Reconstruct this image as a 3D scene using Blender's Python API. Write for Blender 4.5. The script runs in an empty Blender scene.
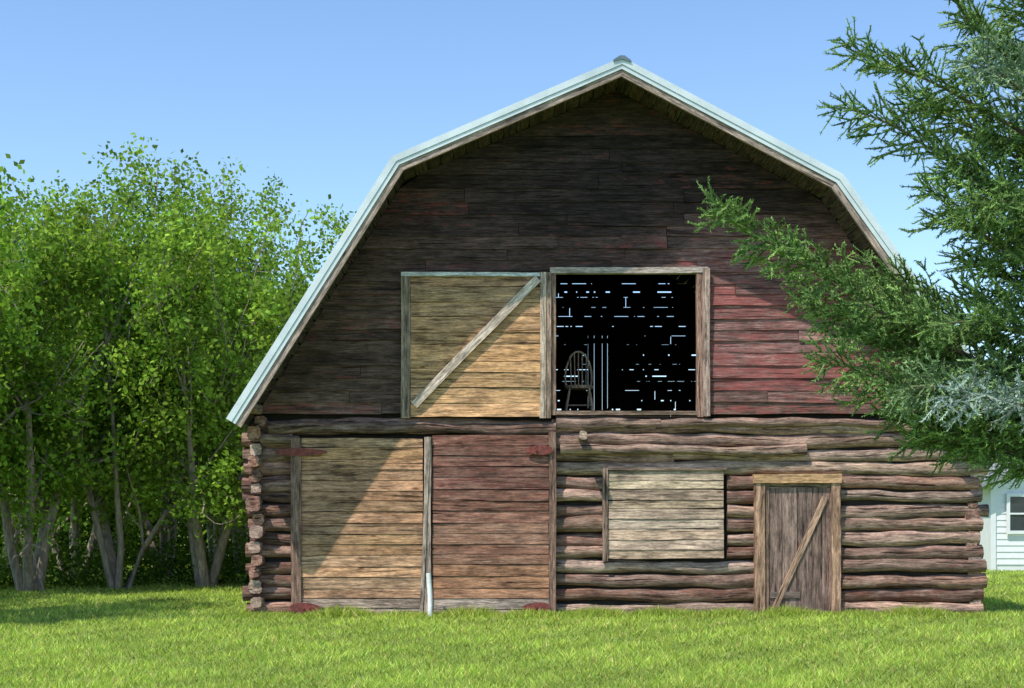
import bpy, math, random
import numpy as np
from mathutils import Vector
random.seed(7); rng=np.random.default_rng(7)
S=bpy.context.scene
CAMD=20.0; FPX=1400.0; HZ=503.0; EYE=1.6
def X(px,y=0.0): return (px-512)*(CAMD+y)/FPX
def Z(py,y=0.0): return EYE+(HZ-py)*(CAMD+y)/FPX
# ---------------------------------------------------------------- materials
class NT:
    def __init__(s,name):
        s.m=bpy.data.materials.new(name); s.m.use_nodes=True; s.t=s.m.node_tree; s.t.nodes.clear()
        s.out=s.n('ShaderNodeOutputMaterial')
    def n(s,typ,**k):
        nd=s.t.nodes.new(typ)
        for a,b in k.items(): setattr(nd,a,b)
        return nd
    def l(s,a,b): s.t.links.new(a,b)
    def mapping(s,src,sc,loc=(0,0,0)):
        m=s.n('ShaderNodeMapping'); m.inputs['Scale'].default_value=sc; m.inputs['Location'].default_value=loc
        s.l(src,m.inputs['Vector']); return m.outputs[0]
    def noise(s,vec,scale=1,detail=5,rough=.6,dist=0):
        m=s.n('ShaderNodeTexNoise'); m.inputs['Scale'].default_value=scale; m.inputs['Detail'].default_value=detail
        m.inputs['Roughness'].default_value=rough; m.inputs['Distortion'].default_value=dist
        s.l(vec,m.inputs['Vector']); return m.outputs[0]
    def ramp(s,fac,stops):
        r=s.n('ShaderNodeValToRGB'); e=r.color_ramp.elements
        while len(e)<len(stops): e.new(.5)
        for i,(p,c) in enumerate(stops):
            e[i].position=p; e[i].color=(c,c,c,1) if isinstance(c,(int,float)) else (*c,1)
        s.l(fac,r.inputs[0]); return r.outputs[0]
    def mix(s,f,a,b,mode='MIX'):
        m=s.n('ShaderNodeMixRGB',blend_type=mode)
        for sock,v in ((m.inputs[0],f),(m.inputs[1],a),(m.inputs[2],b)):
            if isinstance(v,(int,float)): sock.default_value=v
            elif isinstance(v,tuple): sock.default_value=(*v,1)
            else: s.l(v,sock)
        return m.outputs[0]
    def math(s,op,a,b=0.0,clamp=False):
        m=s.n('ShaderNodeMath',operation=op); m.use_clamp=clamp
        for sock,v in ((m.inputs[0],a),(m.inputs[1],b)):
            if isinstance(v,(int,float)): sock.default_value=v
            else: s.l(v,sock)
        return m.outputs[0]
def wood_mat(name,paintcol=(0.27,0.075,0.07),knots=0.6,bump=.6,grain=16,crack=.75,rough=.85,grey=.35,bd=.012,greycol=(.30,.265,.25),lo=.25,hi=1.7,stretch=1.3):
    t=NT(name)
    col=t.n('ShaderNodeAttribute',attribute_name='Col'); g=t.n('ShaderNodeAttribute',attribute_name='g')
    gv=g.outputs['Vector']
    gr=t.noise(t.mapping(gv,(stretch,grain,grain)),2.2,5,.74,.0)
    fine=t.noise(t.mapping(gv,(7,60,60)),1.5,3,.8)
    blo=t.noise(t.mapping(gv,(1.5,3.2,3.2)),1.6,5,.68)
    crk=t.noise(t.mapping(gv,(.9,24,24),(5,3,1)),1.3,3,.55,.3)
    gm=t.noise(t.mapping(gv,(1.4,9,9),(2,7,3)),1.5,5,.7)
    base=t.mix(t.math('MULTIPLY',t.ramp(gm,[(.44,0.0),(.6,1.0)]),grey),col.outputs['Color'],greycol)
    c=t.mix(1,base,t.ramp(gr,[(.30,lo),(.5,.95),(.70,hi)]),'MULTIPLY')
    c=t.mix(1,c,t.ramp(fine,[(.3,.5),(.7,1.45)]),'MULTIPLY')
    c=t.mix(1,c,t.ramp(blo,[(.3,.5),(.5,1.0),(.7,1.4)]),'MULTIPLY')
    pn=t.noise(t.mapping(gv,(2.0,9,9),(9,2,4)),1.7,6,.78)
    pm=t.math('ADD',t.math('MULTIPLY',t.math('SUBTRACT',pn,.5),6.0),t.math('MULTIPLY',t.math('SUBTRACT',col.outputs['Alpha'],.5),2.6))
    pm=t.math('ADD',pm,.5,True)
    pm=t.math('MULTIPLY',pm,.8)
    pc=t.mix(1,(paintcol),t.ramp(gr,[(.3,.5),(.7,1.35)]),'MULTIPLY')
    isp=t.math('GREATER_THAN',col.outputs['Alpha'],.02)
    c=t.mix(t.math('MULTIPLY',pm,isp),c,pc)
    ck=t.ramp(crk,[(.33,0.0),(.39,1.0)])
    c=t.mix(crack,c,t.mix(1,c,t.mix(ck,(.15,.13,.13),(1.,1.,1.)),'MULTIPLY'))
    if knots:
        v=t.n('ShaderNodeTexVoronoi'); v.inputs['Scale'].default_value=1.0
        t.l(t.mapping(gv,(2.2,7,3)),v.inputs['Vector'])
        k=t.ramp(v.outputs['Distance'],[(.05,0.0),(.15,1.0)])
        c=t.mix(knots,c,t.mix(1,c,t.mix(k,(.35,.22,.16),(1.,1.,1.)),'MULTIPLY'))
    p=t.n('ShaderNodeBsdfPrincipled'); p.inputs['Roughness'].default_value=rough
    p.inputs['Specular IOR Level'].default_value=.2
    t.l(c,p.inputs['Base Color'])
    h=t.math('ADD',t.math('MULTIPLY',gr,.9),t.math('MULTIPLY',ck,.7))
    b=t.n('ShaderNodeBump'); b.inputs['Strength'].default_value=bump; b.inputs['Distance'].default_value=bd
    t.l(h,b.inputs['Height']); t.l(b.outputs[0],p.inputs['Normal'])
    t.l(p.outputs[0],t.out.inputs[0]); return t.m
def plain_mat(name,col,rough=.6,metal=0,nscale=8,amt=.25,bump=.1,stretch=(1,1,1),dirt=None):
    t=NT(name); tc=t.n('ShaderNodeTexCoord')
    nz=t.noise(t.mapping(tc.outputs['Object'],stretch),nscale,4,.65)
    c=t.mix(1,tuple(col),t.ramp(nz,[(.3,1-amt),(.7,1+amt)]),'MULTIPLY')
    if dirt:
        n2=t.noise(t.mapping(tc.outputs['Object'],stretch,(3,1,7)),nscale*.4,5,.7)
        c=t.mix(t.ramp(n2,[(.48,0.0),(.68,.8)]),c,tuple(dirt))
    p=t.n('ShaderNodeBsdfPrincipled'); p.inputs['Roughness'].default_value=rough; p.inputs['Metallic'].default_value=metal
    t.l(c,p.inputs['Base Color'])
    b=t.n('ShaderNodeBump'); b.inputs['Strength'].default_value=bump; b.inputs['Distance'].default_value=.01
    t.l(nz,b.inputs['Height']); t.l(b.outputs[0],p.inputs['Normal'])
    t.l(p.outputs[0],t.out.inputs[0]); return t.m
def leaf_mat(name,trans=.4,tcol=(1.15,1.2,.6)):
    t=NT(name); col=t.n('ShaderNodeAttribute',attribute_name='Col')
    p=t.n('ShaderNodeBsdfDiffuse'); t.l(col.outputs['Color'],p.inputs[0])
    if trans==0:
        t.l(p.outputs[0],t.out.inputs[0]); return t.m
    tr=t.n('ShaderNodeBsdfTranslucent'); t.l(t.mix(1,col.outputs['Color'],tcol,'MULTIPLY'),tr.inputs[0])
    m=t.n('ShaderNodeMixShader'); m.inputs[0].default_value=trans
    t.l(p.outputs[0],m.inputs[1]); t.l(tr.outputs[0],m.inputs[2]); t.l(m.outputs[0],t.out.inputs[0]); return t.m
M_board=wood_mat('weathered_painted_boards',(0.28,0.072,0.066),knots=.35,bump=.8,grey=.3,greycol=(.09,.065,.062))
M_tan=wood_mat('bare_pine_boards',(0.16,0.05,0.042),knots=.85,bump=.7,grain=13,crack=.85,grey=.25,greycol=(.34,.235,.18),lo=.2,hi=1.6)
M_log=wood_mat('old_log_wood',(0.19,0.065,0.05),knots=.3,bump=1.0,grain=11,crack=1.0,grey=.45,bd=.03,greycol=(.38,.265,.215),stretch=1.0)
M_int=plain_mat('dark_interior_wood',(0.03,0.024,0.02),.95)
M_chink=plain_mat('mud_chinking',(0.022,0.016,0.013),.95,amt=.4,bump=.6)
M_metal=plain_mat('galvanised_roof_metal',(0.62,0.67,0.68),.4,.1,3,.1,.05,dirt=(.46,.52,.53))
M_hinge=plain_mat('red_hinge_metal',(0.22,0.05,0.04),.7,.2,20,.5,.4,dirt=(.08,.04,.03))
M_pipe=plain_mat('white_plastic',(0.75,0.75,0.73),.4)
M_bark=plain_mat('grey_bark',(0.28,0.23,0.18),.9,0,9,.5,.8,(2,2,.6))
M_sbark=plain_mat('spruce_bark',(0.12,0.085,0.06),.9,0,14,.5,.9)
M_leaf=leaf_mat('broadleaf_foliage',.42)
M_need=leaf_mat('spruce_needles',0)
M_grass=leaf_mat('grass_blades',.45)
M_white=plain_mat('white_painted_siding',(0.78,0.79,0.80),.6,0,6,.06,.05)
M_shroof=plain_mat('grey_shingles',(0.26,0.27,0.28),.9,0,14,.3,.5)
M_glass=plain_mat('dark_window_glass',(0.03,0.04,0.05),.1)
# ---------------------------------------------------------------- mesh builder
def jn(x,s): return math.sin(x*1.7+s*12.9)+.6*math.sin(x*3.9+s*5.3)+.35*math.sin(x*9.1+s*7.7)
class MB:
    def __init__(s): s.v=[];s.f=[];s.c=[];s.g=[]
    def ring_loft(s,rings,cols,gs,cap=True,capcol=None):
        b=len(s.v); n=len(rings[0])
        for r,c,g in zip(rings,cols,gs):
            for p,q in zip(r,g): s.v.append(p); s.c.append(c); s.g.append(q)
        for i in range(len(rings)-1):
            for j in range(n):
                k=(j+1)%n
                s.f.append((b+i*n+j,b+i*n+k,b+(i+1)*n+k,b+(i+1)*n+j))
        if cap:
            for idx,rev in ((0,True),(len(rings)-1,False)):
                bb=len(s.v); cc=capcol or cols[idx]
                for p,q in zip(rings[idx],gs[idx]): s.v.append(p); s.c.append(cc); s.g.append((q[1]*3,q[2]*.6,q[0]))
                o=list(range(bb,bb+n)); s.f.append(tuple(o[::-1] if rev else o))
    def hboard(s,x0,x1,z0,z1,yf,th,col,tilt=0,jz=.004,jy=.004,x0t=None,x1t=None):
        x0t=x0 if x0t is None else x0t; x1t=x1 if x1t is None else x1t
        L=max(x1-x0,x1t-x0t); n=max(1,int(L/.3)); sd=random.random()*40
        rings=[];cols=[];gs=[]
        for i in range(n+1):
            t=i/n; xb=x0+(x1-x0)*t; xt=x0t+(x1t-x0t)*t
            a=jn(xb,sd)*jz; b=jn(xb,sd+3)*jz; y=jn(xb,sd+6)*jy
            rings.append([(xb,yf+y,z0+a),(xb,yf+th+y,z0+a),(xt,yf+th+tilt+y,z1+b),(xt,yf+tilt+y,z1+b)])
            cols.append(col(xb,(z0+z1)/2) if callable(col) else col)
            gs.append([(xb+sd,0,sd),(xb+sd,-th,sd),(xt+sd,z1-z0+th,sd),(xt+sd,z1-z0,sd)])
        s.ring_loft(rings,cols,gs)
    def plank(s,p0,p1,w,yf,th,col,j=.003):
        d=Vector((p1[0]-p0[0],0,p1[1]-p0[1])); L=d.length; d/=L; q=Vector((-d.z,0,d.x))*(w/2)
        n=max(1,int(L/.3)); sd=random.random()*40; rings=[];cols=[];gs=[]
        for i in range(n+1):
            t=i/n*L; c=Vector((p0[0],0,p0[1]))+d*t+q.normalized()*jn(t,sd)*j
            k=1+jn(t,sd+2)*.02
            a=c-q*k; b=c+q*k
            rings.append([(a.x,yf,a.z),(a.x,yf+th,a.z),(b.x,yf+th,b.z),(b.x,yf,b.z)]); cols.append(col)
            gs.append([(t+sd,0,sd),(t+sd,-th,sd),(t+sd,w+th,sd),(t+sd,w,sd)])
        if q.z<0: rings=[[r[3],r[2],r[1],r[0]] for r in rings]
        s.ring_loft(rings,cols,gs)
    def tube(s,pts,rad,col,sides=8,rough=0,cap=True,capcol=None,square=0):
        sd=random.random()*40; rings=[];gs=[];cols=[]; L=0
        up=Vector((0,0,1))
        for i,p in enumerate(pts):
            p=Vector(p); a=Vector(pts[max(0,i-1)]); b=Vector(pts[min(len(pts)-1,i+1)]); d=(b-a).normalized()
            u=up if abs(d.z)<.9 else Vector((1,0,0))
            e=d.cross(u).normalized(); f=e.cross(d)
            if i: L+=(p-Vector(pts[i-1])).length
            r=rad[i] if hasattr(rad,'__len__') else rad
            ring=[];g=[]
            for k in range(sides):
                th=2*math.pi*(k+.5)/sides
                rr=r*(1+rough*(.5*jn(L*2+th,sd+math.cos(th)*1.3)+.5*jn(L*.7,sd+k%3)))
                if square: rr*=1+square*(1/max(abs(math.cos(th)),abs(math.sin(th)))-1)
                o=e*math.cos(th)*rr+f*math.sin(th)*rr
                ring.append(tuple(p+o)); g.append((L+sd,math.cos(th)*r,math.sin(th)*r+sd))
            rings.append(ring);gs.append(g);cols.append(col)
        s.ring_loft(rings,cols,gs,cap,capcol)
    def box(s,x0,x1,y0,y1,z0,z1,col=(.5,.5,.5,0)):
        s.hboard(x0,x1,z0,z1,y0,y1-y0,col,0,0,0)
    def log(s,x0,x1,y,z,r,col,axis='x',capcol=None,rough=.09,square=.25):
        L=x1-x0; n=max(2,int(L/.11)); sd=random.random()*60; pts=[];rad=[]
        for i in range(n+1):
            t=x0+L*i/n; a=jn(t*.9,sd)*.014; b=jn(t*.7,sd+9)*.014
            pts.append((t,y+b,z+a) if axis=='x' else (y+b,t,z+a)); rad.append(r*(1+.09*jn(t*.9,sd+4)+random.uniform(-.03,.03)))
        s.tube(pts,rad,col,16,rough,True,capcol,square)
    def build(s,name,mat,parent=None,smooth=False):
        me=bpy.data.meshes.new(name); me.from_pydata(s.v,[],s.f)
        ca=me.color_attributes.new('Col','FLOAT_COLOR','POINT'); ca.data.foreach_set('color',np.array([(*c,0.0)[:4] if len(c)==3 else c for c in s.c],dtype=np.float32).ravel())
        ga=me.attributes.new('g','FLOAT_VECTOR','POINT'); ga.data.foreach_set('vector',np.array(s.g,dtype=np.float32).ravel())
        me.materials.append(mat)
        if smooth: me.polygons.foreach_set('use_smooth',[len(p.vertices)<=4 for p in me.polygons])
        me.update(); o=bpy.data.objects.new(name,me); S.collection.objects.link(o)
        if parent: o.parent=parent
        return o
def fast_mesh(name,verts,k,cols,mat,parent=None):
    nv=len(verts); nf=nv//k; me=bpy.data.meshes.new(name)
    me.vertices.add(nv); me.vertices.foreach_set('co',verts.astype(np.float32).ravel())
    me.loops.add(nv); me.loops.foreach_set('vertex_index',np.arange(nv,dtype=np.int32))
    me.polygons.add(nf); me.polygons.foreach_set('loop_start',np.arange(0,nv,k,dtype=np.int32))
    me.update(calc_edges=True)
    ca=me.color_attributes.new('Col','FLOAT_COLOR','POINT'); ca.data.foreach_set('color',cols.astype(np.float32).ravel())
    me.materials.append(mat); o=bpy.data.objects.new(name,me); S.collection.objects.link(o)
    if parent: o.parent=parent
    return o
def empty(name,loc=(0,0,0)):
    e=bpy.data.objects.new(name,None); e.location=(0,0,0); e.empty_display_size=.3; S.collection.objects.link(e); return e
def vary(c,a=.15,pa=0):
    k=1+random.uniform(-a,a); return (c[0]*k*(1+random.uniform(-a,a)*.3),c[1]*k,c[2]*k*(1+random.uniform(-a,a)*.3),(c[3] if len(c)>3 else 0)+random.uniform(-pa,pa))
# ================================================================= BARN
barn=empty('log_barn')
RY=-1.1
prof=[(X(229,RY),Z(420,RY)),(X(394,RY),Z(159,RY)),(X(622,RY),Z(61,RY)),(X(841,RY),Z(177,RY)),(X(1014,RY),Z(420,RY))]
BACK=10.0
def offs(pts,t):
    lines=[]
    for a,b in zip(pts[:-1],pts[1:]):
        d=Vector((b[0]-a[0],b[1]-a[1])).normalized(); n=Vector((d.y,-d.x))
        lines.append((Vector(a)+n*t,Vector(b)+n*t))
    out=[tuple(lines[0][0])]
    for (a,b),(c,d) in zip(lines[:-1],lines[1:]):
        r=b-a; q=d-c; k=((c-a).x*q.y-(c-a).y*q.x)/(r.x*q.y-r.y*q.x); out.append(tuple(a+r*k))
    out.append(tuple(lines[-1][1])); return out
def extr(mb,t0,t1,y0,y1,col):
    A=offs(prof,t0); B=offs(prof,t1)
    for i in range(4):
        L=math.dist(A[i],A[i+1]); n=6; rings=[];gs=[];sd=i*7.3
        for j in range(n+1):
            t=j/n; a=(A[i][0]+(A[i+1][0]-A[i][0])*t,A[i][1]+(A[i+1][1]-A[i][1])*t); b=(B[i][0]+(B[i+1][0]-B[i][0])*t,B[i][1]+(B[i+1][1]-B[i][1])*t)
            rings.append([(b[0],y0,b[1]),(b[0],y1,b[1]),(a[0],y1,a[1]),(a[0],y0,a[1])])
            gs.append([(L*t+sd,0,y0),(L*t+sd,0,y1),(L*t+sd,t1-t0,y1),(L*t+sd,t1-t0,y0)])
        mb.ring_loft(rings,[col]*(n+1),gs)
mb=MB(); extr(mb,0,.03,RY-.02,BACK+.5,(.5,.5,.5,0))
y=RY+.3
while y<BACK+.4: extr(mb,-.025,.001,y,y+.04,(.5,.5,.5,0)); y+=.6
mb.build('roof_sheets',M_metal,barn)
mb=MB(); extr(mb,-.035,.05,RY-.05,RY-.02,(.5,.5,.5,0)); extr(mb,.054,.105,RY-.037,RY-.02,(.5,.5,.5,0)); mb.build('rake_flashing',M_metal,barn)
mb=MB(); extr(mb,.108,.19,RY-.018,RY+.03,(.34,.26,.22,0)); mb.build('rake_fascia_board',M_tan,barn)
mb=MB()
A=offs(prof,.032);B=offs(prof,.075)
for i in range(4):
    L=math.dist(A[i],A[i+1]); n=int(L/.19)
    for j in range(n):
        t0=j/n+.004;t1=(j+1)/n-.002; c=vary((.08,.055,.045,.1),.25,.1)
        l=lambda P,t:(P[i][0]+(P[i+1][0]-P[i][0])*t,P[i][1]+(P[i+1][1]-P[i][1])*t)
        q=[l(B,t0),l(B,t1),l(A,t1),l(A,t0)]; rings=[];gs=[]; sd=random.random()*30
        for y in (RY+.031,BACK+.45):
            rings.append([(p[0],y,p[1]) for p in q]); gs.append([(y+sd,0,sd),(y+sd,.19,sd),(y+sd,.2,sd),(y+sd,.01,sd)])
        mb.ring_loft(rings,[c,c],gs)
mb.build('roof_deck',M_board,barn)
mb=MB(); C=offs(prof,.13)
for i in range(4):
    for t in ((.5,) if i in(0,3) else (.03,.5,.97)):
        x=C[i][0]+(C[i+1][0]-C[i][0])*t; z=C[i][1]+(C[i+1][1]-C[i][1])*t
        mb.box(x-.05,x+.05,.05,BACK-.1,z-.05,z+.05,(.10,.07,.05,0))
mb.build('purlins',M_int,barn)
mb=MB(); px,pz=prof[2]; r=[]
for yy in (RY-.07,BACK+.5):
    r.append([(px-.12,yy,pz-.025),(px,yy,pz+.005),(px+.12,yy,pz-.035),(px+.12,yy,pz-.01),(px+.03,yy,pz+.055),(px-.03,yy,pz+.055),(px-.12,yy,pz+.0)])
mb.ring_loft(r,[(.3,.3,.3,0)]*2,[[(0,0,0)]*7]*2); mb.build('ridge_cap',plain_mat('ridge_metal',(.12,.16,.19),.5,.3),barn)
IN=offs(prof,.078)
def lim(z,side,IN=IN):
    pts=IN[:3] if side<0 else IN[2:]
    xs=[]
    for a,b in zip(pts[:-1],pts[1:]): xs.append(a[0]+(b[0]-a[0])*(z-a[1])/(b[1]-a[1]))
    return max(xs) if side<0 else min(xs)
ztop=IN[2][1]
WY=-.05
OPX0,OPX1,OPZ0,OPZ1=X(554,WY),X(700,WY),Z(413,WY),Z(272,WY)
def lerp(a,b,t): t=max(0,min(1,t)); return tuple(p+(q-p)*t for p,q in zip(a,b))
def gcol_factory():
    k=random.uniform(.7,1.3); pa=random.uniform(-.15,.15); sd=random.random()*50
    def f(x,z):
        py=HZ-(z-EYE)*FPX/CAMD; px=512+x*FPX/CAMD
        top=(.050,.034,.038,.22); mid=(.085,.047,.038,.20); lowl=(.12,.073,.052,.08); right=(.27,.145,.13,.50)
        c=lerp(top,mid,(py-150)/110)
        # old soot / charred stain in the middle of the upper gable
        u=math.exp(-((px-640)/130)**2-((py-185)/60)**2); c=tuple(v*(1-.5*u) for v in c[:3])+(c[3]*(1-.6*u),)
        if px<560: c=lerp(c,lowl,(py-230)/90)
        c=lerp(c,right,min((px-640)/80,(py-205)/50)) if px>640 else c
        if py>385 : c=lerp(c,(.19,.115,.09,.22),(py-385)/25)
        w=.5+.5*math.sin(x*.9+sd)
        c=tuple(v*k*(.85+.3*w) for v in c[:3])+(max(.03,c[3]+pa+.12*math.sin(x*.7+sd)),)
        return c
    return f
mb=MB(); z=Z(414,WY)
while z<ztop-.05:
    h=.165+random.uniform(-.02,.03); z1=min(z+h,ztop-.01)
    zz1=z1+.012
    xa,xat=lim(z,-1),lim(zz1,-1) if zz1<ztop else lim(ztop-.01,-1); xb,xbt=lim(z,1),lim(min(zz1,ztop-.01),1)
    spans=[(xa,xb,xat,xbt)]
    if z<OPZ1-.02 and z1>OPZ0: 
        spans=[(xa,OPX0,xat,OPX0),(OPX1,xb,OPX1,xbt)]
        if z1>OPZ1: z1=OPZ1; zz1=z1+.012
    for s0,s1,s0t,s1t in spans:
        cuts=[]; xx=max(s0,s0t)+random.uniform(.5,2.8)
        while xx<min(s1,s1t)-.5: cuts.append(xx); xx+=random.uniform(1.2,3.6)
        ed=[(s0,s0t)]+[(c,c) for c in cuts]+[(s1,s1t)]
        for (a,at),(b,bt) in zip(ed[:-1],ed[1:]):
            mb.hboard(a+.003,b-.003,z,zz1,WY-.024+random.uniform(-.006,.006),.02,gcol_factory(),.022,.006,.006,at+.003,bt-.003)
    z=z1
mb.build('gable_siding',M_board,barn)
# --- log walls
LY=.06; LR=.112
mb=MB(); rows=14; zb=.09; sp=(Z(420)-.09)/ (rows-.5)
def lcol(): 
    r=random.random()
    base=(.27,.155,.115,.2) if r<.45 else ((.38,.25,.19,.06) if r<.72 else (.17,.09,.065,.3))
    return vary(base,.24,.08)
capc=(.34,.23,.19,.15)
pX0,pX1,pZ0,pZ1=X(604,0),X(727,0),Z(560,0),Z(469,0)
dX0,dX1,dZ1=X(756,0),X(841,0),Z(474,0)
for i in range(rows):
    z=zb+i*sp; r=LR*random.uniform(.8,.98)
    top=i>=rows-1
    xe=X(986)+random.uniform(-.12,.07); 
    segs=[(X(556),xe)]
    if z<dZ1: segs=[(X(556),dX0),(dX1,xe)]
    if pZ0<z<pZ1:
        s=[]
        for a,b in segs:
            if a<pX0 and b>pX0: s+= [(a,pX0),(pX1,b)]
            else: s.append((a,b))
        segs=s
    if top: segs=[(X(252),X(560)),(X(552),X(820)),(X(815),xe)]
    else: segs.append((X(246)+random.uniform(-.05,.06),X(293)))
    for a,b in segs:
        if b-a>3.2 and random.random()<.5 and not top:
            m=random.uniform(a+1,b-1); mb.log(a,m,LY+random.uniform(-.02,.02),z,r,lcol(),'x',capc); mb.log(m-.02,b,LY+random.uniform(-.02,.02),z,r*random.uniform(.9,1.05),lcol(),'x',capc)
        elif b>a: mb.log(a,b,LY+random.uniform(-.04,.015),z+random.uniform(-.015,.015),r*random.uniform(.94,1.04),lcol(),'x',capc)
mb.build('front_wall_logs',M_log,barn,True)
mb=MB()
for side,xc in ((-1,X(258)),(1,X(974))):
    for i in range(rows):
        z=zb+(i+.5)*sp
        if z>Z(416): continue
        yf=-.1-random.uniform(.0,.2) if side<0 else .0
        cc=vary(random.choice([(.42,.29,.23,.1),(.30,.16,.12,.3),(.36,.2,.15,.35)]),.2)
        mb.log(yf,BACK,xc+random.uniform(-.04,.04),z,LR*random.uniform(.62,.82),lcol(),'y',cc,.1,.75)
mb.log(RY+.35,BACK,X(259),Z(411),.08,lcol(),'y',(.4,.13,.09,.6),.08,.6); mb.log(RY+.35,BACK,X(979),Z(411),.08,lcol(),'y',(.4,.13,.09,.6),.08,.6)
for i in range(rows): mb.log(X(252),X(984),BACK,zb+i*sp,LR,lcol(),'x',capc)
mb.build('side_wall_logs',M_log,barn,True)
mb=MB(); mb.box(X(262),X(972),LY+.01,LY+.09,0,Z(417)); mb.box(X(262),X(550),LY+.012,LY+.088,Z(417)+.001,Z(404)); mb.box(X(706),X(972),LY+.012,LY+.088,Z(417)+.001,Z(404)); mb.build('chinking',M_chink,barn)
mb=MB()
mb.log(X(270),X(556),-.04,Z(428,-.04),.085,(.16,.10,.075,.28),'x',capc)
mb.log(X(560),X(805),-.08,Z(450,-.08),.07,(.30,.20,.15,.1),'x',capc)
mb.log(X(655),X(900),-.06,Z(423,-.06),.062,(.24,.15,.115,.2),'x',capc)
mb.log(X(556),X(660),-.02,Z(424,-.02),.08,(.27,.175,.135,.2),'x',capc)
mb.log(-.52,.05,X(584,-.4),Z(437,-.4),.06,(.30,.22,.18,0),'y',(.38,.27,.21,0),.12)
mb.log(X(262),X(300),-.1,Z(440,-.1),.07,(.2,.14,.11,.3),'x',capc)
mb.build('header_logs',M_log,barn,True)
# --- lower double door
DY=-.17
def door_boards(mb,px0,px1,py0,py1,n,y,colf,jz=.003,th=.03,tilt=.008):
    z0=Z(py1,y); z1=Z(py0,y); h=(z1-z0)/n
    ed=[z0]+[z0+h*(i+random.uniform(-.12,.12)) for i in range(1,n)]+[z1]
    for a,b in zip(ed[:-1],ed[1:]):
        mb.hboard(X(px0,y)+random.uniform(0,.008),X(px1,y)-random.uniform(0,.008),a+.007,b-.001,y+random.uniform(-.004,.004),th,colf((a+b)/2,z0,z1),tilt,jz,.003)
mb=MB()
def cl(z,z0,z1):
    t=(z-z0)/(z1-z0); c=lerp((.49,.29,.165,0),(.36,.20,.105,0),t)
    if t<.12: c=(.38,.28,.22,0)
    return vary(c,.25)
def cr(z,z0,z1):
    t=(z-z0)/(z1-z0); c=lerp((.40,.21,.12,.08),(.18,.085,.062,.32),(t-.12)*1.9)
    if t<.12: c=(.34,.255,.205,0)
    return vary(c,.25,.06)
door_boards(mb,301,423,438,620,17,DY,cl); door_boards(mb,432,549,435,620,17,DY,cr)
mb.build('barn_door_boards',M_tan,barn)
mb=MB(); gw=(.38,.29,.24,.0); dw=(.23,.14,.105,.2)
def vp(px0,px1,py0,py1,y,th,col): 
    xc=(X(px0,y)+X(px1,y))/2; mb.plank((xc,Z(py1,y)),(xc,Z(py0,y)),X(px1,y)-X(px0,y),y,th,col)
def hp(px0,px1,py0,py1,y,th,col):
    zc=(Z(py0,y)+Z(py1,y))/2; mb.plank((X(px0,y),zc),(X(px1,y),zc),Z(py0,y)-Z(py1,y),y,th,col)
vp(291,301,438,615,DY-.03,.1,dw); vp(549,556,432,612,DY-.02,.1,dw); vp(424,431,437,622,DY-.035,.05,gw)
mb.plank((X(421,DY),Z(618,DY)),(X(429,DY),Z(437,DY)),.05,DY-.05,.014,(.36,.29,.24,0))
FY=-.11
hp(550,708,267,273,FY-.01,.13,(.44,.36,.32,0)); vp(697,708,273,417,FY,.14,(.34,.20,.155,.15)); vp(550,556,273,415,FY,.14,(.28,.17,.125,.1))
hp(556,697,411,415,FY,.2,(.24,.16,.12,.2)); vp(703,710,268,416,FY-.03,.028,(.40,.28,.23,0))
SY=-.10
vp(603,608,468,561,SY-.02,.1,(.25,.17,.13,0)); hp(608,727,467,470,SY-.02,.1,(.2,.14,.11,0)); 
tn=(.52,.31,.16,0)
vp(755,765,482,613,SY-.01,.14,(.36,.215,.14,0)); vp(832,841,482,613,SY-.01,.14,(.36,.215,.14,0)); hp(754,842,474,483,SY-.03,.16,tn)
vp(764,769,484,612,SY+.02,.05,(.22,.14,.10,0)); hp(765,832,483,488,SY+.04,.05,(.2,.14,.1,0))
mb.build('frames_and_posts',M_tan,barn)
mb=MB(); door_boards(mb,608,724,470,559,9,SY,lambda z,a,b:vary((.46,.33,.235,0),.25),.005); mb.build('boarded_window',M_tan,barn)
mb=MB(); y=SY+.035; e=[769,782,797,812,822,832]
for a,b in zip(e[:-1],e[1:]): vp(a+.3,b-.3,488,612,y+random.uniform(-.003,.003),.03,vary((.21,.14,.12,.12),.2))
mb.plank((X(774,y),Z(609,y)),(X(825,y),Z(497,y)),.085,y-.025,.022,(.40,.25,.17,0))
hp(770,800,592,598,y-.02,.018,(.2,.15,.13,0))
mb.build('small_plank_door',M_tan,barn)
mb=MB(); LDY=-.15
door_boards(mb,410,541,274,417,10,LDY,lambda z,a,b:vary(lerp((.54,.295,.14,0),(.45,.26,.135,0),(z-a)/(b-a)),.22),.003)
vp(401,410,275,418,LDY-.01,.06,(.38,.29,.21,0)); vp(404,409,276,416,LDY-.035,.024,(.25,.19,.14,0)); vp(540,546,272,418,LDY-.02,.06,(.46,.36,.28,0)); vp(546,551,272,418,LDY-.005,.05,(.3,.2,.15,0))
hp(401,540,272,276,LDY-.03,.05,(.6,.6,.58,0)); mb.plank((X(414,LDY),Z(405,LDY)),(X(538,LDY),Z(279,LDY)),.115,LDY-.055,.026,(.62,.50,.41,0))
mb.build('loft_door',M_tan,barn)
mb=MB()
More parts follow.
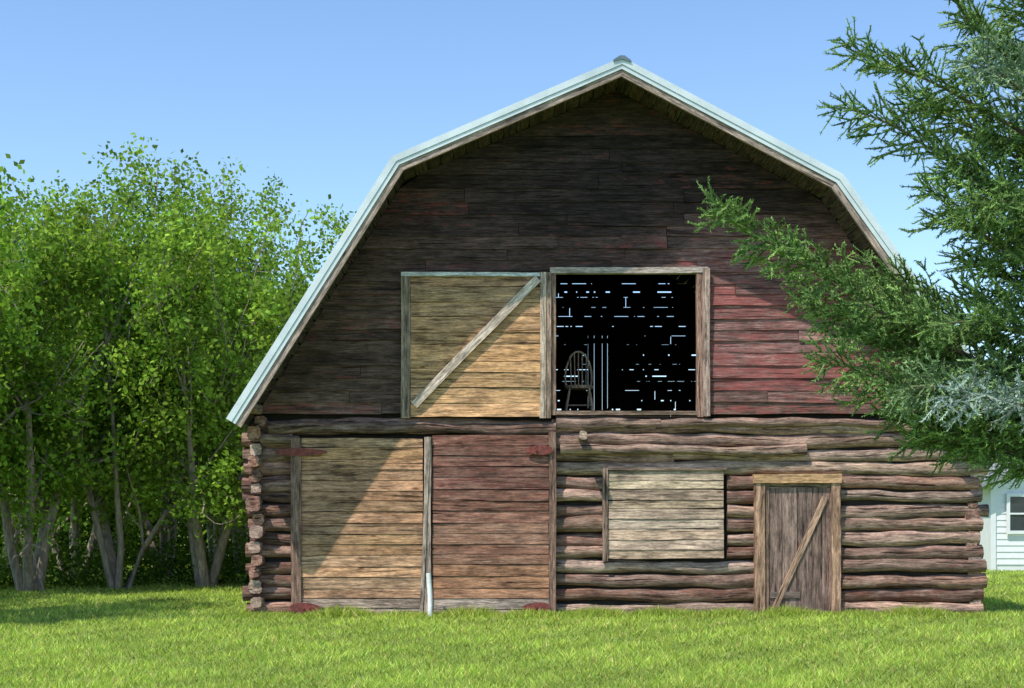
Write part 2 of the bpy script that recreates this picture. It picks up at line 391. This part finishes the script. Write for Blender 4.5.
def hinge(px0,px1,py,hh,y,rev=False):
    n=8; rings=[];gs=[]
    for i in range(n+1):
        t=i/n; x=X(px0,y)+(X(px1,y)-X(px0,y))*t; u=1-t if rev else t
        h=hh*(.45+.55*math.sin(math.pi*min(1,u*1.05)**.8)) if u<.97 else hh*.15
        z=Z(py,y); rings.append([(x,y,z-h),(x,y+.015,z-h),(x,y+.015,z+h),(x,y,z+h)]); gs.append([(0,0,0)]*4)
    mb.ring_loft(rings,[(.2,.05,.04,0)]*(n+1),gs)
hinge(275,327,452,.055,DY-.06); hinge(526,552,450,.07,DY-.06,True); hinge(290,321,608,.075,DY-.06); hinge(523,550,607,.065,DY-.06,True); 
for (a,b) in ((310,608),(304,608),(536,607),(536,450),(300,452)): mb.tube([(X(a,DY),DY-.085,Z(b,DY)),(X(a,DY),DY-.06,Z(b,DY))],.018,(.1,.1,.1,0),8)
mb.build('strap_hinges',M_hinge,barn)
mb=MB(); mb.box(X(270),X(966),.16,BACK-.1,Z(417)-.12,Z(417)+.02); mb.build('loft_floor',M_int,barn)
mb=MB(); z=2.8; BY=BACK
wx0,wx1,wz0,wz1=X(588,BY),X(612,BY),Z(408,BY),Z(338,BY); wtop=wz1
while z<ztop-.1:
    h=random.uniform(.11,.22); gap=random.choice([.006,.010,.016,.024,.012,.03])
    z1=min(z+h-gap,ztop-.05); zz=min(z+h,ztop-.03)
    sp_=[(lim(z,-1),lim(z,1),lim(z1,-1),lim(z1,1))]
    if z1>wz0 and z<wz1: sp_=[(sp_[0][0],wx0,sp_[0][2],wx0),(wx1,sp_[0][1],wx1,sp_[0][3])]; wtop=max(wtop,z+h)
    for a,b,at,bt in sp_:
        cuts=[]; x=max(a,at)+random.uniform(.4,1.6)
        while x<min(b,bt)-.3: cuts.append(x); x+=random.uniform(.5,2.2)
        ed=[(a,at)]+[(c,c) for c in cuts]+[(b,bt)]
        for (p_,pt),(q_,qt) in zip(ed[:-1],ed[1:]):
            e_=random.choice([0,0,0,.012]) if q_!=b else 0
            mb.hboard(p_,q_-e_,z,z1,BY,.03,(.5,.5,.5,0),0,0,0,pt,qt-e_)
        x=lim(zz,-1) if a<wx0-.5 else a; b2=lim(zz,1) if b>wx1+.5 else b
        while x<b2:
            L=random.choice([random.uniform(.03,.2),random.uniform(.15,.8)]); mb.box(x,min(x+L,b2),BY+.005,BY+.025,z1-.01,z+h+.01)
            x+=L+random.choice([.015,.02,.03,.04,.06,.09,.15,.3])
    z+=h
x=wx0
for wd in (.13,.17,.11,.12):
    mb.box(x+.003,min(x+wd,wx1),BY+.01,BY+.03,wz0-.1,wtop+.03-random.choice([0,.02,.045])); x+=wd+.003
mb.box(wx0-.05,wx1+.05,BY-.04,BY-.005,wtop-.17,wtop-.06)
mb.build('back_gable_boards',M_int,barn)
# ================================================================= chair in the loft
chair=MB(); cx,cy,cz=X(579,.75),.75,Z(417)+.02
wc=(.36,.25,.18,0)
chair.tube([(cx,cy,cz+.44),(cx,cy,cz+.485)],[.21,.22],wc,20)
for sx in(-1,1):
    for sy in(-1,1):
        chair.tube([(cx+sx*.21,cy+sy*.2,cz),(cx+sx*.18,cy+sy*.17,cz+.22),(cx+sx*.14,cy+sy*.14,cz+.45)],[.013,.02,.014],wc,8)
    chair.tube([(cx+sx*.185,cy-.175,cz+.2),(cx+sx*.185,cy+.175,cz+.2)],.011,wc,6)
chair.tube([(cx-.185,cy,cz+.2),(cx+.185,cy,cz+.2)],.011,wc,6)
hoop=[(cx+.2*math.cos(a),cy+.17+.06*math.sin(a),cz+.6+.42*math.sin(a)) for a in np.linspace(0,math.pi,15)]
hoop=[(cx+.18,cy+.12,cz+.47)]+hoop+[(cx-.18,cy+.12,cz+.47)]
chair.tube(hoop,.016,wc,8)
for k in(-.12,-.06,0,.06,.12):
    zt=cz+.6+.42*math.sqrt(1-(k/.2)**2); chair.tube([(cx+k*.9,cy+.14,cz+.47),(cx+k,cy+.22,zt)],.01,wc,6)
chair.build('windsor_chair',wood_mat('chair_wood',knots=0,bump=.1,grey=0),None,True)
mb=MB(); mb.tube([(X(430,-.45),-.45,-.02),(X(430,-.45),-.43,.3),(X(428.5,-.42),-.42,.62)],.035,(.8,.8,.8,0),12); mb.build('white_pipe',M_pipe,None,True)
AZ=math.radians(42); EL=math.radians(58)
# ================================================================= trees
def leaves(pts,n_per,sig,size,base,var,name,mat,parent,up=.35):
    pts=np.asarray(pts); n=len(pts)*n_per
    c=np.repeat(pts,n_per,axis=0)+rng.normal(0,sig,(n,3))
    d=rng.normal(0,1,(n,3)); d[:,2]-=.1; d/=np.linalg.norm(d,axis=1)[:,None]
    nn=rng.normal(0,1,(n,3)); nn[:,2]+=up*2; s=np.cross(d,nn); s/=np.linalg.norm(s,axis=1)[:,None]
    L=size*rng.uniform(.6,1.3,n)[:,None]; W=L*rng.uniform(.26,.40,n)[:,None]
    v=np.stack([c-d*L*.5,c+s*W-d*L*.05,c+d*L*.5,c-s*W-d*L*.05],axis=1).reshape(-1,3)
    k=np.repeat(rng.uniform(1-var,1+var,len(pts)),n_per)*rng.uniform(.7,1.3,n)
    k*=1+.25*np.sin(c[:,0]*2.3+c[:,2]*1.9)*np.sin(c[:,2]*2.7-c[:,1]*1.7+1)
    col=np.ones((n,4)); col[:,:3]=np.array(base)*k[:,None]; yel=np.repeat(rng.uniform(0,1,len(pts)),n_per)*rng.uniform(0,1,n); col[:,0]*=1+.4*yel; col[:,1]*=1+.15*yel
    return fast_mesh(name,v,4,np.repeat(col,4,axis=0),mat,parent)
def polyl(p,d,L,n,wob,trop):
    pts=[Vector(p)]; d=Vector(d).normalized()
    for i in range(n):
        d=(d+Vector((random.gauss(0,wob),random.gauss(0,wob),random.gauss(0,wob)+trop))).normalized(); pts.append(pts[-1]+d*(L/n))
    return pts
def tree(loc,H,R,name,base=(.085,.15,.022),stems=4,n_per=9,seed=1,zmin=1.5,sig=.11,size=.105):
    random.seed(seed); segs=[];lp=[]
    def grow(p,d,L,r,lev):
        n=6; pts=polyl(p,d,L,n,.16 if lev else .12,.05 if lev<2 else .04)
        segs.append((pts,[max(r*(1-.75*i/n),.006) for i in range(n+1)],lev))
        if lev>=2: lp.extend([q+(pts[i+1]-q)*random.random() for i,q in enumerate(pts[1:-1])]); lp.append(pts[-1])
        if lev<3:
            k=[7,5,4][lev]
            for j in range(k):
                t=random.uniform(.3 if lev==0 else .15,1); i=min(n-1,int(t*n)); q=pts[i]; dd=(pts[i+1]-pts[i]).normalized()
                side=Vector((random.gauss(0,1),random.gauss(0,1),random.gauss(0,.5))).normalized()
                grow(q,dd*random.uniform(.4,1.0)+side*.95,L*random.uniform(.42,.66),r*(1-.75*t)*.6,lev+1)
    for s_ in range(stems):
        a=s_*2*math.pi/stems+random.random(); sp_=random.uniform(.2,.7)
        grow(Vector((math.cos(a)*.12,math.sin(a)*.12,0)),Vector((math.cos(a)*sp_,math.sin(a)*sp_,1)),3.0*random.uniform(.85,1.1),.085*random.uniform(.7,1.2),0)
    P=np.array([tuple(q) for q in lp]); zt=np.percentile(P[:,2],98.5); rr=np.percentile(np.hypot(P[:,0],P[:,1]),88)
    kz=H/zt; kr=R/rr
    T=lambda q:(loc[0]+q[0]*kr,loc[1]+q[1]*kr,min(q[2]*kz,H+.45*(q[2]*kz-H)) if q[2]*kz>H else q[2]*kz)
    root=empty(name); mb=MB()
    for pts,rad,lev in segs:
        if lev<3: mb.tube([T(q) for q in pts],[r_*1.15 for r_ in rad],(.2,.2,.2,0),8 if lev==0 else 5,0,False)
    mb.build('trunk_and_limbs',M_bark,root,True)
    P=np.array([T(q) for q in P])
    P=P[P[:,2]>zmin+rng.uniform(-.4,.5,len(P))]
    leaves(P,n_per,sig,size,base,.45,'foliage',M_leaf,root)
    return len(P)*n_per
cnt=0
LA=(.175,.30,.045); LB=(.22,.35,.055); LC=(.14,.25,.045)
specs=[(30,5.2,228,2.2,LA),(120,6.0,220,2.1,LB),(205,6.6,232,1.8,LA),
 (75,9.0,200,2.5,LC),(165,9.8,184,2.4,LB),(245,11.5,208,2.1,LA),(300,14.0,226,1.9,LB),(0,11,200,2.5,LB),(215,14,192,2.4,LC)]
for i,(px,y,py,R,b) in enumerate(specs):
    cnt+=tree((X(px,y),y),Z(py,y),R,'willow_tree',b,4,6,seed=11+i,zmin=1.3 if y<8 else 1.2)
cnt+=tree((X(-60,4.0),4.0),6.8,2.1,'willow_tree',LA,4,4,seed=31)
cnt+=tree((-8.9,-1.6),7.2,2.0,'willow_tree',LA,4,4,seed=32)
cnt+=tree((-11.5,1.5),6.6,2.1,'willow_tree',LA,4,3,seed=33)
n=5200; P=np.stack([rng.uniform(-19,-4.6,n),rng.uniform(15.5,18.5,n),rng.uniform(0,1,n)**1.1*4.6],axis=1); P[:,2]*=.75+.25*np.sin(P[:,0]*1.3)
leaves(P,7,.22,.19,(.085,.15,.025),.35,'background_hedge',M_leaf,None)
n=900; a=rng.uniform(0,1,n); P=np.stack([-10.5+a*6.2,6.2+rng.normal(0,.5,n)+a*2.2,np.abs(rng.normal(0,.5,n))*(.6+.6*np.abs(np.sin(a*17)))],axis=1)
leaves(P,10,.1,.09,(.10,.18,.03),.3,'undergrowth_bush',M_leaf,None)
# ================================================================= spruce
random.seed(99)
spr=empty('spruce_tree'); SYD=-11.3; TX=X(1110,SYD); K=(CAMD+SYD)/13.0
wood=MB(); wood.tube([(TX,SYD,-.05),(TX+.03,SYD,2),(TX,SYD+.05,4),(TX,SYD,6),(TX,SYD,7.6)],[.17,.14,.1,.05,.015],(.2,.2,.2,0),12,.05)
nsegs=[]
def spray(pts,r0,l2max,dens=1.0,tint=0):
    pts=[Vector(p) for p in pts]
    cum=[0]
    for a,b in zip(pts[:-1],pts[1:]): cum.append(cum[-1]+(b-a).length)
    L=cum[-1]
    def at(s):
        s=max(0,min(L,s))
        for i in range(len(pts)-1):
            if s<=cum[i+1]+1e-6: return pts[i].lerp(pts[i+1],(s-cum[i])/(cum[i+1]-cum[i]))
        return pts[-1]
    n=int(L/.1)+2; cen=[at(L*i/(n-1)) for i in range(n)]
    for k in range(2): cen=[cen[0]]+[(cen[i-1]+cen[i]*2+cen[i+1])/4 for i in range(1,n-1)]+[cen[-1]]
    wood.tube([tuple(c) for c in cen],[r0*.8*(1-i/(n-1))+.003 for i in range(n)],(.2,.2,.2,0),6,.05,False)
    s=.12; side=1
    while s<L-.02:
        t=s/L; i=min(n-2,int(t*(n-1))); p=cen[i].lerp(cen[i+1],t*(n-1)-i); d=(cen[i+1]-cen[i]).normalized()
        h=d.cross(Vector((0,0,1))).normalized()*side; v=Vector((0,0,1))
        ang=random.gauss(0,.9); out=h*math.cos(ang)+v*math.sin(ang)
        l2=l2max*min(1,(1-t)*2.6+.26)*random.uniform(.45,1.25)*(.65+.35*min(1,t*2.5))
        d2=(d*random.uniform(.6,1.0)+out*.9).normalized()
        m=max(2,int(l2/.05)); q=p; cd=d2
        for j in range(m):
            cd=(cd+Vector((random.gauss(0,.08),random.gauss(0,.08),random.gauss(.0,.07)))+d*.06).normalized(); q2=q+cd*(l2/m); nsegs.append((q,q2,.8,tint))
            for sd in(-1,1):
                if random.random()<.9*dens:
                    hh=cd.cross(Vector((0,0,1))).normalized()*sd; a2=random.gauss(0,.8)
                    d3=(cd*.9+(hh*math.cos(a2)+Vector((0,0,1))*math.sin(a2))*.85+Vector((0,0,-.12))).normalized()
                    l3=(.04+.095*(1-j/m))*random.uniform(.7,1.4)
                    nsegs.append((q2,q2+d3*l3,1.0,tint))
            q=q2
        side=-side; s+=.025/dens*random.uniform(.7,1.3)
    for i in range(int(n*.3),n-1): nsegs.append((cen[i],cen[i+1],.9,tint))
def B(path,dy,r0,l2,dens=1.0,tint=0):
    m=len(path); spray([(X(a,SYD+dy*K*(i/(m-1))),SYD+dy*K*(i/(m-1)),Z(b,SYD+dy*K*(i/(m-1)))) for i,(a,b) in enumerate(path)],r0*K,l2*K,dens,tint)
B([(1110,425),(980,362),(885,315),(810,270),(755,232),(712,206)],-.5,.035,.56)
B([(1110,440),(990,400),(910,360),(850,325),(805,296)],.3,.03,.62)
B([(1110,460),(990,425),(910,395),(860,372),(825,355)],-.4,.03,.6)
B([(1110,420),(1000,415),(930,425),(890,420)],.7,.03,.55)
B([(1110,380),(1000,345),(920,300),(860,258)],.6,.03,.44)
B([(1110,480),(1010,450),(950,440),(918,440)],-.2,.025,.42)
B([(1110,400),(1020,390),(960,385),(900,390)],-.8,.025,.5,.9,.2)
B([(1110,360),(1030,335),(980,320),(930,325)],-.6,.025,.5)
B([(1110,265),(1010,205),(940,155),(885,120),(838,106)],.3,.03,.48)
B([(1110,300),(1020,262),(965,220),(925,185)],-.5,.03,.5)
B([(1110,185),(1010,125),(930,80),(875,60),(842,46)],-.3,.03,.48)
B([(1110,220),(1020,160),(960,120),(905,92)],.7,.03,.5)
B([(1110,130),(1020,70),(970,25),(945,-15)],.2,.025,.48)
B([(1110,90),(1040,30),(1005,-30)],-.4,.025,.48)
B([(1110,150),(1040,105),(995,70),(965,60)],-.8,.025,.42,.9,.5)
B([(1110,340),(1040,300),(1000,275),(960,262)],.3,.025,.46)
B([(1110,440),(1040,410),(985,395),(938,398)],-1.6,.02,.26,.8,1.0)
B([(1110,240),(1050,215),(1010,200),(970,205)],-.9,.025,.5)
B([(1110,490),(1040,465),(1000,450),(960,445)],.5,.025,.40)
B([(1110,200),(1060,165),(1020,150),(985,150)],.9,.025,.5)
B([(1110,320),(1060,290),(1020,240),(990,225)],.9,.025,.5)
B([(1110,60),(1060,20),(1030,-10)],.5,.025,.5)
B([(1110,440),(1030,430),(960,420),(930,430)],.1,.025,.5)
B([(1110,120),(1050,90),(1000,50),(985,20)],1.2,.025,.5)
B([(1110,270),(1050,240),(1000,190),(960,150)],-.1,.025,.5)
B([(1110,400),(1010,370),(930,345),(880,300)],.1,.025,.5)
B([(1110,350),(1050,320),(1000,310),(960,300)],1.0,.025,.5)
for i in range(14):
    z=random.uniform(1.9,6.8); a=random.uniform(-1.2,1.2); L=1.9*(1-z/8.3)+.3
    p=Vector((TX,SYD,z)); spray([p,p+Vector((math.cos(a)*L*.5,math.sin(a)*L*.5,-.1)),p+Vector((math.cos(a)*L,math.sin(a)*L,.05))],.02,.3,.4)
wood.build('trunk_and_branches',M_sbark,spr,True)
p0=np.array([tuple(s[0]) for s in nsegs]);p1=np.array([tuple(s[1]) for s in nsegs]); sh=np.array([s[2] for s in nsegs]); ti=np.array([s[3] for s in nsegs])
ln=np.linalg.norm(p1-p0,axis=1)+1e-6; ax=(p1-p0)/ln[:,None]
c0=np.array([.165,.27,.085]); c1=np.array([.27,.36,.31])
tipc=(rng.uniform(0,1,len(ln))<.35)&(sh>=1)
segcol=(c0+(c1-c0)*ti[:,None])*(1+tipc[:,None]*np.array([.65,.5,.45]))*rng.uniform(.55,1.4,len(ln))[:,None]
e1=np.cross(ax,rng.normal(0,1,ax.shape)); e1/=np.linalg.norm(e1,axis=1)[:,None]; e2=np.cross(ax,e1); rr=rng.uniform(.0055,.008,len(ln))[:,None]
fv=[]
for k in range(3):
    a0,a1=2*np.pi*k/3,2*np.pi*(k+1)/3
    o0=(e1*np.cos(a0)+e2*np.sin(a0))*rr; o1=(e1*np.cos(a1)+e2*np.sin(a1))*rr
    fv.append(np.stack([p0+o0,p0+o1,p1+o1*.5,p1+o0*.5],1))
v=np.stack(fv,1).reshape(-1,3); col=np.ones((len(ln),4)); col[:,:3]=segcol*.7
fast_mesh('twigs',v,4,np.repeat(col,12,axis=0),M_need,spr)
cntn=np.maximum(6,(ln*200).astype(int)); idx=np.repeat(np.arange(len(ln)),cntn); N=len(idx)
t=rng.uniform(0,1.05,N); A_=ax[idx]; r=rng.normal(0,1,(N,3)); r[:,2]+=.35; r-=A_*(r*A_).sum(1)[:,None]; r/=np.linalg.norm(r,axis=1)[:,None]
d=A_*.75+r; d/=np.linalg.norm(d,axis=1)[:,None]; base=p0[idx]+(p1-p0)[idx]*t[:,None]; L=rng.uniform(.015,.026,N)[:,None]
sd=np.cross(d,rng.normal(0,1,(N,3))); sd/=np.linalg.norm(sd,axis=1)[:,None]; w=.004
v=np.stack([base-sd*w*.9,base+sd*w*.9,base+d*L],axis=1).reshape(-1,3)
col=np.ones((N,4)); col[:,:3]=segcol[idx]*rng.uniform(.8,1.25,N)[:,None]
fast_mesh('needles',v,3,np.repeat(col,3,axis=0),M_need,spr)
# ================================================================= ground + grass
t=NT('lawn'); tc=t.n('ShaderNodeTexCoord'); o=tc.outputs['Object']
n1=t.noise(o,.35,5,.6); n2=t.noise(o,6,5,.7); n3=t.noise(o,60,3,.7)
c=t.ramp(n1,[(.35,(.22,.34,.055)),(.65,(.28,.41,.07))])
c=t.mix(1,c,t.ramp(n2,[(.3,.7),(.7,1.25)]),'MULTIPLY'); c=t.mix(1,c,t.ramp(n3,[(.3,.5),(.7,1.35)]),'MULTIPLY')
p=t.n('ShaderNodeBsdfPrincipled'); p.inputs['Roughness'].default_value=.9; t.l(c,p.inputs['Base Color'])
b=t.n('ShaderNodeBump'); b.inputs['Strength'].default_value=.8; b.inputs['Distance'].default_value=.03; t.l(n3,b.inputs['Height']); t.l(b.outputs[0],p.inputs['Normal']); t.l(p.outputs[0],t.out.inputs[0])
me=bpy.data.meshes.new('ground'); me.from_pydata([(-900,-300,0),(900,-300,0),(900,1800,0),(-900,1800,0)],[],[(0,1,2,3)]); me.materials.append(t.m)
S.collection.objects.link(bpy.data.objects.new('ground',me))
N=200000; u=rng.uniform(0,1,N); dd=11.2*(36/11.2)**u; gx=rng.uniform(-1,1,N)*(dd*.39+.6); gy=dd-CAMD
inside=(gx>-3.75)&(gx<6.65)&(gy>-.04)&(gy<10); gx=gx[~inside]; gy=gy[~inside]; N=len(gx)
cl_=.5+.25*np.sin(gx*2.1+gy*1.3+np.sin(gy*3))+.25*np.sin(gx*5.3-gy*4.1+1)
h=(.03+.035*cl_)*rng.uniform(.6,1.5,N)
M2=9000; tx=rng.uniform(-3.9,6.9,M2); ty=-.12-np.abs(rng.normal(0,.16,M2)); ph=np.abs(np.sin(tx*1.9)+.6*np.sin(tx*5.1+1))*.5
ty=np.where((tx>X(297))&(tx<X(553)),ty-.12,ty)
gx=np.concatenate([gx,tx]);gy=np.concatenate([gy,ty]);h=np.concatenate([h,(.06+.13*ph)*rng.uniform(.5,1.3,M2)]); N=len(gx)
a=rng.uniform(0,2*np.pi,N); w=rng.uniform(.0045,.0085,N)*(1+np.clip(gy+8,0,30)*.06)
lean=rng.normal(0,.65,(N,2))*h[:,None]; base=np.stack([gx,gy,np.zeros(N)],1); s=np.stack([np.cos(a)*w,np.sin(a)*w,np.zeros(N)],1)
tip=base+np.stack([lean[:,0],lean[:,1],h],1)
v=np.stack([base-s,base+s,tip],1).reshape(-1,3)
cb=np.array([.32,.46,.10]); k=rng.uniform(.5,1.6,N)*(.75+.5*np.concatenate([cl_,np.ones(M2)*.5])); col=np.ones((N,4)); col[:,:3]=cb*k[:,None]
dry=rng.uniform(0,1,N)<.07; col[dry,:3]=np.array([.48,.46,.22])*k[dry][:,None]; col[:,0]*=1+.3*rng.uniform(0,1,N)
fast_mesh('grass',v,3,np.repeat(col,3,axis=0),M_grass)
# ================================================================= white house (right)
hs=empty('white_house'); HY=13.0; hx0=X(991,HY); hx1=hx0+6.4; ez=Z(482,HY)
mb=MB(); z=.15
while z<ez: mb.hboard(hx0,hx1,z,min(z+.15,ez)+.012,HY-.02,.02,(.8,.8,.8,0),.018,0,0); z+=.15
pk=((hx0+hx1)/2,ez+1.5)
mb.ring_loft([[(hx0,HY,ez),(hx1,HY,ez),(pk[0],HY,pk[1])],[(hx0,HY+7,ez),(hx1,HY+7,ez),(pk[0],HY+7,pk[1])]],[(.8,.8,.8,0)]*2,[[(0,0,0)]*3]*2)
mb.box(hx0,hx1,HY+.001,HY+7,0,ez); mb.build('walls',M_white,hs)
mb=MB()
for sx,e in((-1,hx0-.3),(1,hx1+.3)):
    zE=ez-.3*1.5/3.2; q=[(e,HY-.35,zE),(pk[0],HY-.35,pk[1]+.02),(pk[0],HY-.35,pk[1]+.14),(e,HY-.35,zE+.12)]
    mb.ring_loft([q,[(a,HY+7.3,c) for a,_,c in q]],[(.3,.3,.3,0)]*2,[[(0,0,0)]*4]*2)
mb.build('roof',M_shroof,hs)
mb=MB(); mb.box(hx0+.42,hx0+.9,HY-.06,HY-.03,.95,1.75); mb.build('window_glass',M_glass,hs)
mb=MB()
for (a,b,c,d_) in((hx0+.34,hx0+.98,1.75,1.83),(hx0+.34,hx0+.98,.87,.95),(hx0+.34,hx0+.42,.95,1.75),(hx0+.9,hx0+.98,.95,1.75),(hx0+.42,hx0+.9,1.33,1.37)): mb.box(a,b,HY-.09,HY-.062 if c!=1.33 else HY-.065,c,d_)
mb.box(hx0-.02,hx0+.1,HY-.05,HY-.022,0,ez); mb.build('window_and_corner_trim',M_white,hs)
n=5000; xx=rng.uniform(-90,110,n); hh=5.0+1.4*np.sin(xx*.21)+1*np.sin(xx*.53+1); hh=np.where((xx>-18)&(xx<34),np.minimum(hh,4.2),hh); P=np.stack([xx,92+rng.uniform(-4,4,n),rng.uniform(0,1,n)**.8*hh],1)
leaves(P,8,.6,.75,(.08,.14,.03),.3,'distant_treeline',M_leaf,None)
# ================================================================= light, sky, camera
w=bpy.data.worlds.new('World'); S.world=w; w.use_nodes=True; nt=w.node_tree; nt.nodes.clear()
sk=nt.nodes.new('ShaderNodeTexSky'); sk.sky_type='NISHITA'; sk.sun_disc=False; sk.sun_elevation=EL
sx,sy=-math.sin(AZ),-math.cos(AZ); sk.sun_rotation=math.atan2(sx,sy)
sk.air_density=1.0; sk.dust_density=.3; sk.ozone_density=1.8; sk.altitude=600
tint=nt.nodes.new('ShaderNodeMixRGB'); tint.blend_type='MULTIPLY'; tint.inputs[0].default_value=1; tint.inputs[2].default_value=(1.32,1.44,1.52,1)
bg=nt.nodes.new('ShaderNodeBackground'); bg.inputs[1].default_value=.15; ou=nt.nodes.new('ShaderNodeOutputWorld')
nt.links.new(sk.outputs[0],tint.inputs[1]); nt.links.new(tint.outputs[0],bg.inputs[0]); nt.links.new(bg.outputs[0],ou.inputs[0])
sl=bpy.data.lights.new('sun','SUN'); sl.energy=5; sl.angle=math.radians(.5); sl.color=(1,.94,.85)
so=bpy.data.objects.new('sun',sl); S.collection.objects.link(so)
dirv=Vector((math.sin(AZ)*math.cos(EL),math.cos(AZ)*math.cos(EL),-math.sin(EL))); so.rotation_euler=dirv.to_track_quat('-Z','Y').to_euler(); so.location=(-10,-10,20)
S.view_settings.view_transform='Standard'; S.view_settings.look='None'; S.view_settings.exposure=0
cd=bpy.data.cameras.new('camera'); cd.sensor_width=36; cd.lens=FPX/1024*36; cd.shift_y=(HZ-344)/1024; cd.clip_end=4000; cd.clip_start=.1
co=bpy.data.objects.new('camera',cd); co.location=(0,-CAMD,EYE); co.rotation_euler=(math.radians(90),0,0); S.collection.objects.link(co); S.camera=co
print('leaves',cnt,'needles',len(idx))
